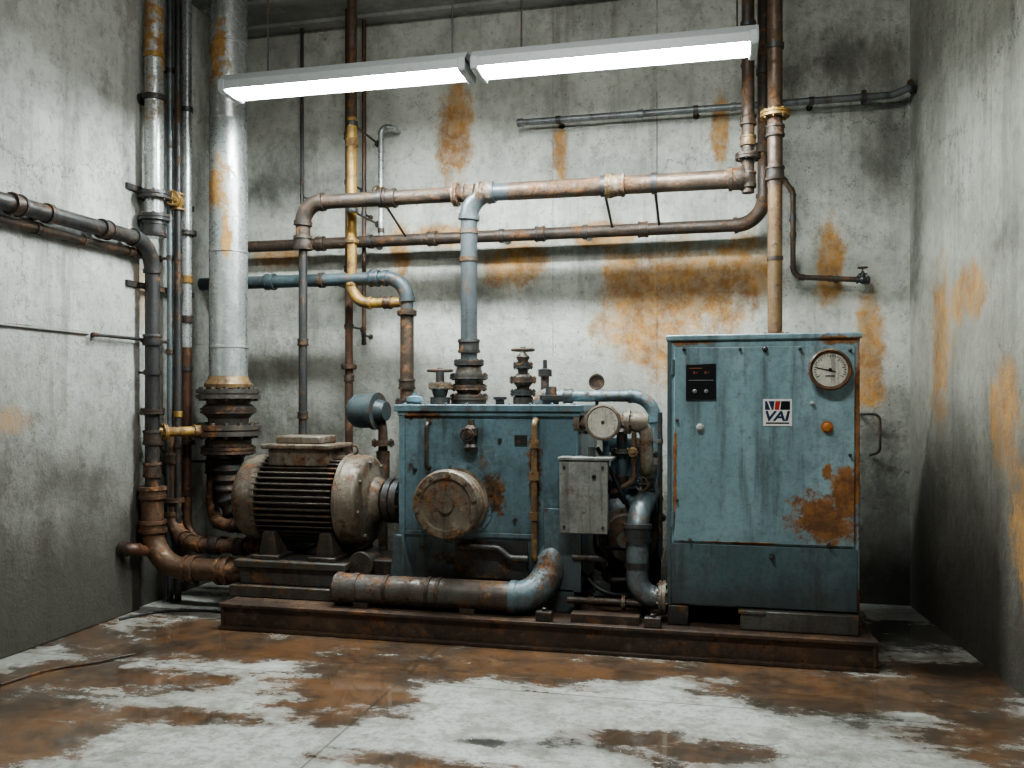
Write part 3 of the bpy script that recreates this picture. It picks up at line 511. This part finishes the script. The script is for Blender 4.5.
# ------------------------------------------------------------ centre pump unit
rt=root('process_pump','dark teal pump body with flanges between tank and cabinet','pump',(-.58,5.95,sz))
px_,py_=-.60,5.9
M().lathe((px_,py_,.42),(0,0,1),[(-.05,.12),(0,.2),(.1,.23),(.35,.23),(.42,.2),(.5,.12),(.75,.11)],36).done('pump_casing',M_DTEAL,rt)
M().flange((px_,py_,.95),(0,0,1),.19,.025,10).done('flange',M_DTEAL,rt);M().flange((px_,py_,.40),(0,0,1),.22,.025,10).done('flange',M_STEEL,rt)
m=M().lathe((px_+.02,py_-.18,.62),(0,-1,0),[(0,.19),(.05,.19),(.06,.15),(.12,.14),(.13,.06),(.2,.05)],32);m.bolts((px_+.02,py_-.2,.62),(0,-1,0),.17,.012,.04,8);m.done('pump_cover',M_WORN,rt)
M().bx((px_-.2,py_-.25,sz),(px_+.2,py_+.25,.24)).done('pump_foot',M_DTEAL,rt,bevel=.008)
M().bx((px_-.1,py_-.12,.23),(px_+.1,py_+.12,.4)).done('pump_pedestal',M_DTEAL,rt,bevel=.008)
M().lathe((px_,py_,1.15),(0,0,1),[(0,.12),(.03,.14),(.1,.14),(.12,.09)],28).done('pump_head',M_DTEAL,rt)
yl=5.95
zt=ZZ(590,396,yl);xL=XX(655,yl)
pipe('loop_pipe','teal pipe looping from the tank down beside the pump',[(XX(540,yl),yl,tt-.02),(XX(540,yl),yl,zt),(xL,yl,zt),(xL,yl,sz)],.04,M_TPIPE,br=.16,fit=[(1,.25,'c',1,M_STEEL),(2,.35,'c',1,M_BEIGE),(2,.6,'f',.9,M_STEEL)],emat=M_TPIPE)
pipe('loop_pipe','slim teal line running beside the pump casing',[(tx1-.05,5.7,1.3),(-.72,5.7,1.3),(-.72,5.7,.5),(-.55,5.7,.5)],.022,M_TPIPE,br=.06,fit=[(1,.4,'c',1,M_RUST)])
xw=XX(648,5.6)
pipe('small_pipe','dark steel vertical line with valve beside the pump',[(xw,5.6,1.28),(xw,5.6,.78),(xw-.05,5.75,.70)],.032,M_STEEL,br=.08,fit=[(0,.25,'f',1,M_RUST),(0,.6,'v',.8,M_WORN,(-.3,-1,0)),(0,.9,'c')])
xw=XX(622,5.55)
pipe('small_pipe','grimy teal vertical line with flanges beside the pump',[(xw,5.55,1.30),(xw,5.55,.9),(xw+.10,5.55,.84),(xw+.10,5.7,.66)],.034,M_DTEAL,br=.06,fit=[(0,.3,'f',1,M_WORN),(0,.75,'c',1,M_RUST)])
xw=XX(634,5.48)
pipe('small_pipe','slim rusty gauge line with small valve beside the junction box',[(xw,5.48,1.30),(xw,5.48,1.0),(xw-.12,5.48,.93),(tx1+.02,5.52,.93)],.016,M_BRN,br=.05,fit=[(0,.4,'v',1.,M_TAN,(0,-1,0)),(2,.4,'c')])
pipe('small_pipe','thin dark line crossing under the junction box',[(tx1-.06,5.42,.52),(-.7,5.42,.52),(-.7,5.55,.36),(-.5,5.6,.36)],.02,M_STEEL,br=.05,fit=[(0,.6,'c')])
pipe('small_pipe','brown rusted line crossing in front of the pump foot',[(tx1-.08,5.35,.27),(-.42,5.35,.27)],.022,M_RUST,fit=[(0,.3,'c'),(0,.7,'f',1,M_BEIGE)])
xw=XX(660,5.7)
pipe('small_pipe','thin dark vertical conduit against the cabinet side',[(xw,5.7,1.42),(xw,5.7,.5)],.016,M_STEEL,fit=[(0,.2,'c',1,M_BEIGE),(0,.6,'c')])
# beige meter manifold
ym=5.5;zm=ZZ(605,422,ym)
rt=root('flow_meter','worn beige round flow meter on a horizontal pipe','meter',(XX(605,ym),ym,zm-.12))
xm=XX(605,ym)
M().tube([(tx1-.06,ym,zm),(xL-.02,ym,zm),(xL-.02,ym,zm-.30),(xL-.02,5.75,zm-.38)],.042,.09,20).done('pipe_run',M_BEIGE,rt)
m=M().flange((xm-.17,ym,zm),(1,0,0),.075,.018,6);m.done('flange',M_BEIGE,rt)
m=M().flange((xm+.14,ym,zm),(1,0,0),.075,.018,6);m.done('flange',M_BEIGE,rt)
M().lathe((xm+.16,ym,zm),(1,0,0),[(0,.055),(.03,.065),(.08,.065),(.11,.05)],20).done('union_nut',M_BEIGE,rt)
M().lathe((xm,ym+.05,zm),(0,-1,0),[(0,.07),(.02,.10),(.06,.105),(.12,.105),(.13,.112),(.16,.112),(.165,.1),(.155,.092)],36).done('meter_housing',M_BEIGE,rt)
m=M().lathe((xm,ym-.1,zm),(0,-1,0),[(0,.093),(.009,.093)],36);m.done('dial_face',M_PALE,rt,label='pale grimy dial face')
m=M()
for i in range(7):
    a=math.radians(-30+i*40);m.box((xm+math.cos(a)*.078,ym-.1095,zm+math.sin(a)*.078),(.012,.001,.003),Matrix.Rotation(-a,3,'Y'))
m.lathe((xm,ym-.109,zm),(0,-1,0),[(0,.012),(.006,.01)],12);m.done('dial_marks',M_STEEL,rt)
# junction box
yj=5.3;a=P(561,462,yj);b=P(606,533,yj)
rt=root('junction_box','pale grey steel junction box bracketed to the tank','electrical box',((a.x+b.x)/2,yj+.1,b.z))
M().bx((a.x,yj+.02,b.z),(b.x,ty+.02,a.z)).done('box_body',M_BOXG,rt,bevel=.008)
M().bx((a.x-.01,yj,b.z-.01),(b.x+.01,yj+.022,a.z+.01)).done('box_cover',M_BOXG,rt,bevel=.006)
M().bx((a.x-.02,yj-.01,a.z+.012),(b.x+.04,ty+.05,a.z+.03)).done('rain_hood',M_BOXG,rt,bevel=.003)
for dx,dz in ((.02,.02),(-.02,.02)):
    M().lathe((a.x+.02 if dx>0 else b.x-.02,yj,a.z-.03),(0,-1,0),[(0,.009),(.01,.009)],8).done('screw',M_STEEL,rt)
    M().lathe((a.x+.02 if dx>0 else b.x-.02,yj,b.z+.03),(0,-1,0),[(0,.009),(.01,.009)],8).done('screw',M_STEEL,rt)
p=P(594,477,yj);M().lathe((p.x,yj,p.z),(0,-1,0),[(0,.014),(.012,.012)],12).done('push_button',M_BLACK,rt)
M().tube([(b.x-.06,yj+.07,b.z+.01),(b.x-.06,yj+.07,b.z-.1),(b.x+.1,yj+.3,b.z-.14),(-.6,5.7,b.z-.14)],.012,.05).done('cable_tail',M_CABLE,rt)
m=M().bx((b.x,yj+.1,a.z-.2),(tx1+.02,ty+.1,a.z-.12));m.done('box_bracket',M_STEEL,rt)
p=P(590,458,yj);M().cyl((p.x,yj+.08,a.z+.025),(p.x,yj+.08,a.z+.09),.022,n=12).done('cable_gland',M_STEEL,rt)
# silver discharge S-bend
ye_=5.36;xe_=XX(637,ye_);zb_=ZZ(650,597,ye_)
pipe('discharge_pipe','smooth blue-grey S-bend pipe dropping to the skid beside the cabinet',[(xe_+.06,5.78,.93),(xe_,ye_+.03,.80),(xe_,ye_,zb_),(-.24,ye_,zb_)],.068,M_BLUEG,br=.17,fit=[(1,.22,'c',1,M_STEEL),(1,.62,'b',1,M_STEEL),(2,.62,'f',.75,M_BEIGE)],elbow=False,n=28)
for k,(a,b,c) in enumerate((((-.78,5.6,1.05),(-.70,5.5,.6),(-.62,5.7,.35)),((-.5,5.65,1.2),(-.40,5.6,.9),(-.42,5.75,.45)),((-.85,5.55,.4),(-.7,5.4,.3),(-.45,5.6,.26)),((-.75,5.5,1.2),(-.6,5.45,.95),(-.52,5.62,.7)))):
    M().tube([a,b,c],.014,.2).done('hose',M_CABLE,label='black rubber hose beside the pump',cat='hose')
m=M().bx((XX(572,5.25),5.2,sz),(XX(640,5.25),5.3,sz+.05));m.done('base_plate',M_SKID,label='rusty flat plate on the skid',cat='plate')
for px in (545,653):
    a=P(px,612,5.22);m=M().bx((a.x-.05,5.17,sz),(a.x+.05,5.22,sz+.06));m.cyl((a.x,5.195,sz+.06),(a.x,5.195,sz+.08),.018,n=6);m.done('mounting_block',M_STEEL,label='small bolted steel block on the skid',cat='block',bevel=.006)
# ------------------------------------------------------------ cabinet
cy=5.3;c0,c1=-.30,.773;cz0,cz1=.285,1.885
rt=root('control_cabinet','tall teal metal control cabinet with gauge and display, rust patch','control cabinet',((c0+c1)/2,5.7,sz))
M().bx((c0,cy,cz0),(c1,6.2,cz1-.03)).done('cabinet_body',M_CAB,rt,bevel=.01)
M().bx((c0-.012,cy-.018,cz1-.035),(c1+.012,6.21,cz1)).done('top_cover',M_CAB,rt,bevel=.008)
zs=ZZ(765,545,cy)
M().bx((c0+.035,cy-.016,zs+.008),(c1-.03,cy+.0,cz1-.075)).done('door',M_CAB,rt,bevel=.005)
M().bx((c0+.02,cy-.012,cz0+.01),(c1-.015,cy,zs-.006)).done('lower_panel',M_CABL,rt,bevel=.004)
M().bx((c0-.004,cy-.01,cz0),(c0+.02,cy,cz1-.035)).done('frame_strip',M_CABL,rt,bevel=.003)
for z in (1.65,.75): M().cyl((c0+.03,cy-.02,z),(c0+.03,cy-.02,z+.09),.01,n=10).done('hinge',M_CABL,rt)
a=P(686,364,cy);b=P(716,400,cy);yf=cy-.016
dsp=M().bx((a.x,yf-.012,b.z),(b.x,yf,a.z)).done('display_panel',M_BLACK,rt,bevel=.004)
w=b.x-a.x;h=a.z-b.z
def seg7(x,z,w,h,on):
    m=M();t=.0025;Y=yf-.0135
    S7={'a':(x+w/2,z+h,w,t),'d':(x+w/2,z,w,t),'g':(x+w/2,z+h/2,w,t),'b':(x+w,z+h*.75,t,h/2),'c':(x+w,z+h*.25,t,h/2),'f':(x,z+h*.75,t,h/2),'e':(x,z+h*.25,t,h/2)}
    for k in on:
        X,Z,ww,hh=S7[k];m.box((X,Y,Z),(ww,.002,hh))
    m.done('display_digit',M_LCD,dsp)
seg7(a.x+.045,a.z-.058,.007,.011,'abcdef');seg7(a.x+.058,a.z-.058,.007,.011,'bc');seg7(a.x+.11,a.z-.058,.007,.011,'abcdef');seg7(a.x+.122,a.z-.058,.007,.011,'bc')
M().bx((a.x+.02,yf-.0125,a.z-.028),(b.x-.08,yf-.0118,a.z-.025)).done('display_trim',M_KNOBO,dsp)
M().bx((a.x+.015,yf-.014,a.z-.098),(b.x-.015,yf-.0118,a.z-.096)).done('display_trim',M_GREEN,dsp)
for f in (.3,.68): M().lathe((a.x+w*f,yf-.012,b.z+.05),(0,-1,0),[(0,.014),(.01,.012),(.014,.008)],14).done('push_button',M_DGREY,dsp)
def knob(px,py,r,mt,name='knob'):
    p=P(px,py,yf);M().lathe((p.x,yf,p.z),(0,-1,0),[(0,r*1.35),(.006,r*1.35),(.006,r),(.03,r*.9),(.034,r*.6)],18).done(name,mt,rt)
knob(700,427,.018,M_GREEN);knob(827,427,.025,M_KNOBO);knob(765,349,.012,M_STEEL,'screw');knob(684,349,.008,M_STEEL,'screw');knob(772,557,.012,M_STEEL,'door_lock');knob(812,403,.01,M_GREEN,'indicator_light');knob(829,545,.008,M_STEEL,'screw');knob(690,540,.008,M_STEEL,'screw')
for q in ((677,420),(677,500),(850,455),(850,350),(740,349),(800,349)): knob(*q,.007,M_STEEL,'screw')
p=P(829,370,yf)
gg=M().lathe((p.x,yf,p.z),(0,-1,0),[(0,.10),(.03,.105),(.05,.116),(.06,.118),(.068,.11),(.062,.1),(.05,.094)],40).done('pressure_gauge',M_BEND,rt,label='round dial gauge in a dark rusty bezel')
M().lathe((p.x,yf-.045,p.z),(0,-1,0),[(0,.096),(.007,.096)],40).done('dial_face',M_DIAL,gg)
m=M()
for i in range(25):
    t=math.radians(-30+i*10);L=.022 if i%4==0 else .011;m.box((p.x+math.cos(t)*(.086-L/2),yf-.0535,p.z+math.sin(t)*(.086-L/2)),(L,.002,.003),Matrix.Rotation(-t,3,'Y'))
m.done('dial_ticks',M_BLACK,gg)
m=M().box((p.x-.02,yf-.056,p.z+.0),(.1,.002,.005),Matrix.Rotation(math.radians(12),3,'Y'));m.lathe((p.x,yf-.053,p.z),(0,-1,0),[(0,.01),(.006,.01)],12);m.box((p.x,yf-.0535,p.z-.035),(.05,.002,.006));m.done('dial_needle',M_BLACK,gg)
# maker's label
a=P(763,399,yf);b=P(792,426,yf);w=b.x-a.x;h=a.z-b.z
sg=M().bx((a.x,yf-.003,b.z),(b.x,yf,a.z)).done('sign_plate',M_WHITE,rt,label='small white maker label with dark and red emblem')
def poly(pts,mt,name,l=0):
    m=M();m.extr([(a.x+x*w,b.z+z*h) for x,z in pts],yf-.0042-l*.0008,yf-.003);m.done(name,mt,sg)
poly([(.07,.92),(.40,.92),(.36,.60),(.07,.60)],M_NAVY,'emblem_block')
poly([(.43,.92),(.60,.92),(.55,.60),(.40,.60)],M_RED,'emblem_wedge')
poly([(.63,.92),(.93,.92),(.93,.60),(.59,.60)],M_BLACK,'emblem_block')
poly([(.14,.92),(.19,.92),(.30,.60),(.25,.60)],M_WHITE,'emblem_stripe',1)
cu=bpy.data.curves.new('t','FONT');cu.body='VAI';cu.size=h*.50;cu.shear=.2;cu.extrude=.0006;cu.offset=.0022;cu.space_character=.95;cu.align_x='CENTER';to=bpy.data.objects.new('t',cu);bpy.context.collection.objects.link(to);bpy.context.view_layer.update()
me=bpy.data.meshes.new_from_object(to.evaluated_get(bpy.context.evaluated_depsgraph_get()));bpy.data.objects.remove(to)
me.transform(Matrix.Translation(V(((a.x+b.x)/2-.008,yf-.0046,b.z+h*.20))-ORI[rt.name])@Matrix.Rotation(math.pi/2,4,'X')@Matrix.Diagonal((1.2,1,1,1)));me.materials.append(M_NAVY)
lt=bpy.data.objects.new('sign_lettering',me);bpy.context.collection.objects.link(lt);lt.parent=sg
poly([(.1,.13),(.9,.13),(.9,.08),(.1,.08)],M_BLACK,'rule_line')
xq=XX(740,cy-.02)
M().bx((xq,cy-.05,sz),(c1-.01,5.9,cz0-.0)).done('plinth',M_BASE,rt,bevel=.008)
M().bx((xq-.01,cy-.06,cz0-.02),(xq+.14,cy,cz0-.001)).done('plinth_cap',M_BASE,rt,bevel=.004)
M().bx((c0+.0,cy-.02,sz),(c0+.12,cy+.12,cz0)).done('foot',M_STEEL,rt,bevel=.006);M().bx((c0,6.0,sz),(c1,6.12,cz0)).done('foot',M_STEEL,rt,bevel=.006)
M().bx((c1-.02,cy-.02,cz0-.03),(c1+.03,cy+.1,cz0+.0)).done('foot',M_STEEL,rt)
# ------------------------------------------------------------ lights, world, camera
def area(n,loc,rot,sx,sy,e,col=(.97,1,.97)):
    l=bpy.data.lights.new(n,'AREA');l.shape='RECTANGLE';l.size=sx;l.size_y=sy;l.energy=e;l.color=col;o=bpy.data.objects.new(n,l);o.location=loc;o.rotation_euler=rot;bpy.context.collection.objects.link(o)
area('room_fill_light',(-.9,2.6,4.3),(math.radians(28),0,0),1.6,.2,120)  # unseen area light added as fill for the machine fronts
w=bpy.data.worlds.new('world');bpy.context.scene.world=w;w.use_nodes=True;w.node_tree.nodes['Background'].inputs[0].default_value=(.85,.92,.93,1);w.node_tree.nodes['Background'].inputs[1].default_value=.04
try: bpy.context.scene.view_settings.look='AgX - Medium High Contrast'
except Exception as ex: print('look',ex)
cd=bpy.data.cameras.new('camera');cd.sensor_width=36;cd.lens=36*FO/1024;cd.shift_y=16/1024
co=bpy.data.objects.new('camera',cd);co.location=(0,0,H);co.rotation_euler=(math.pi/2,0,PSI);bpy.context.collection.objects.link(co);bpy.context.scene.camera=co
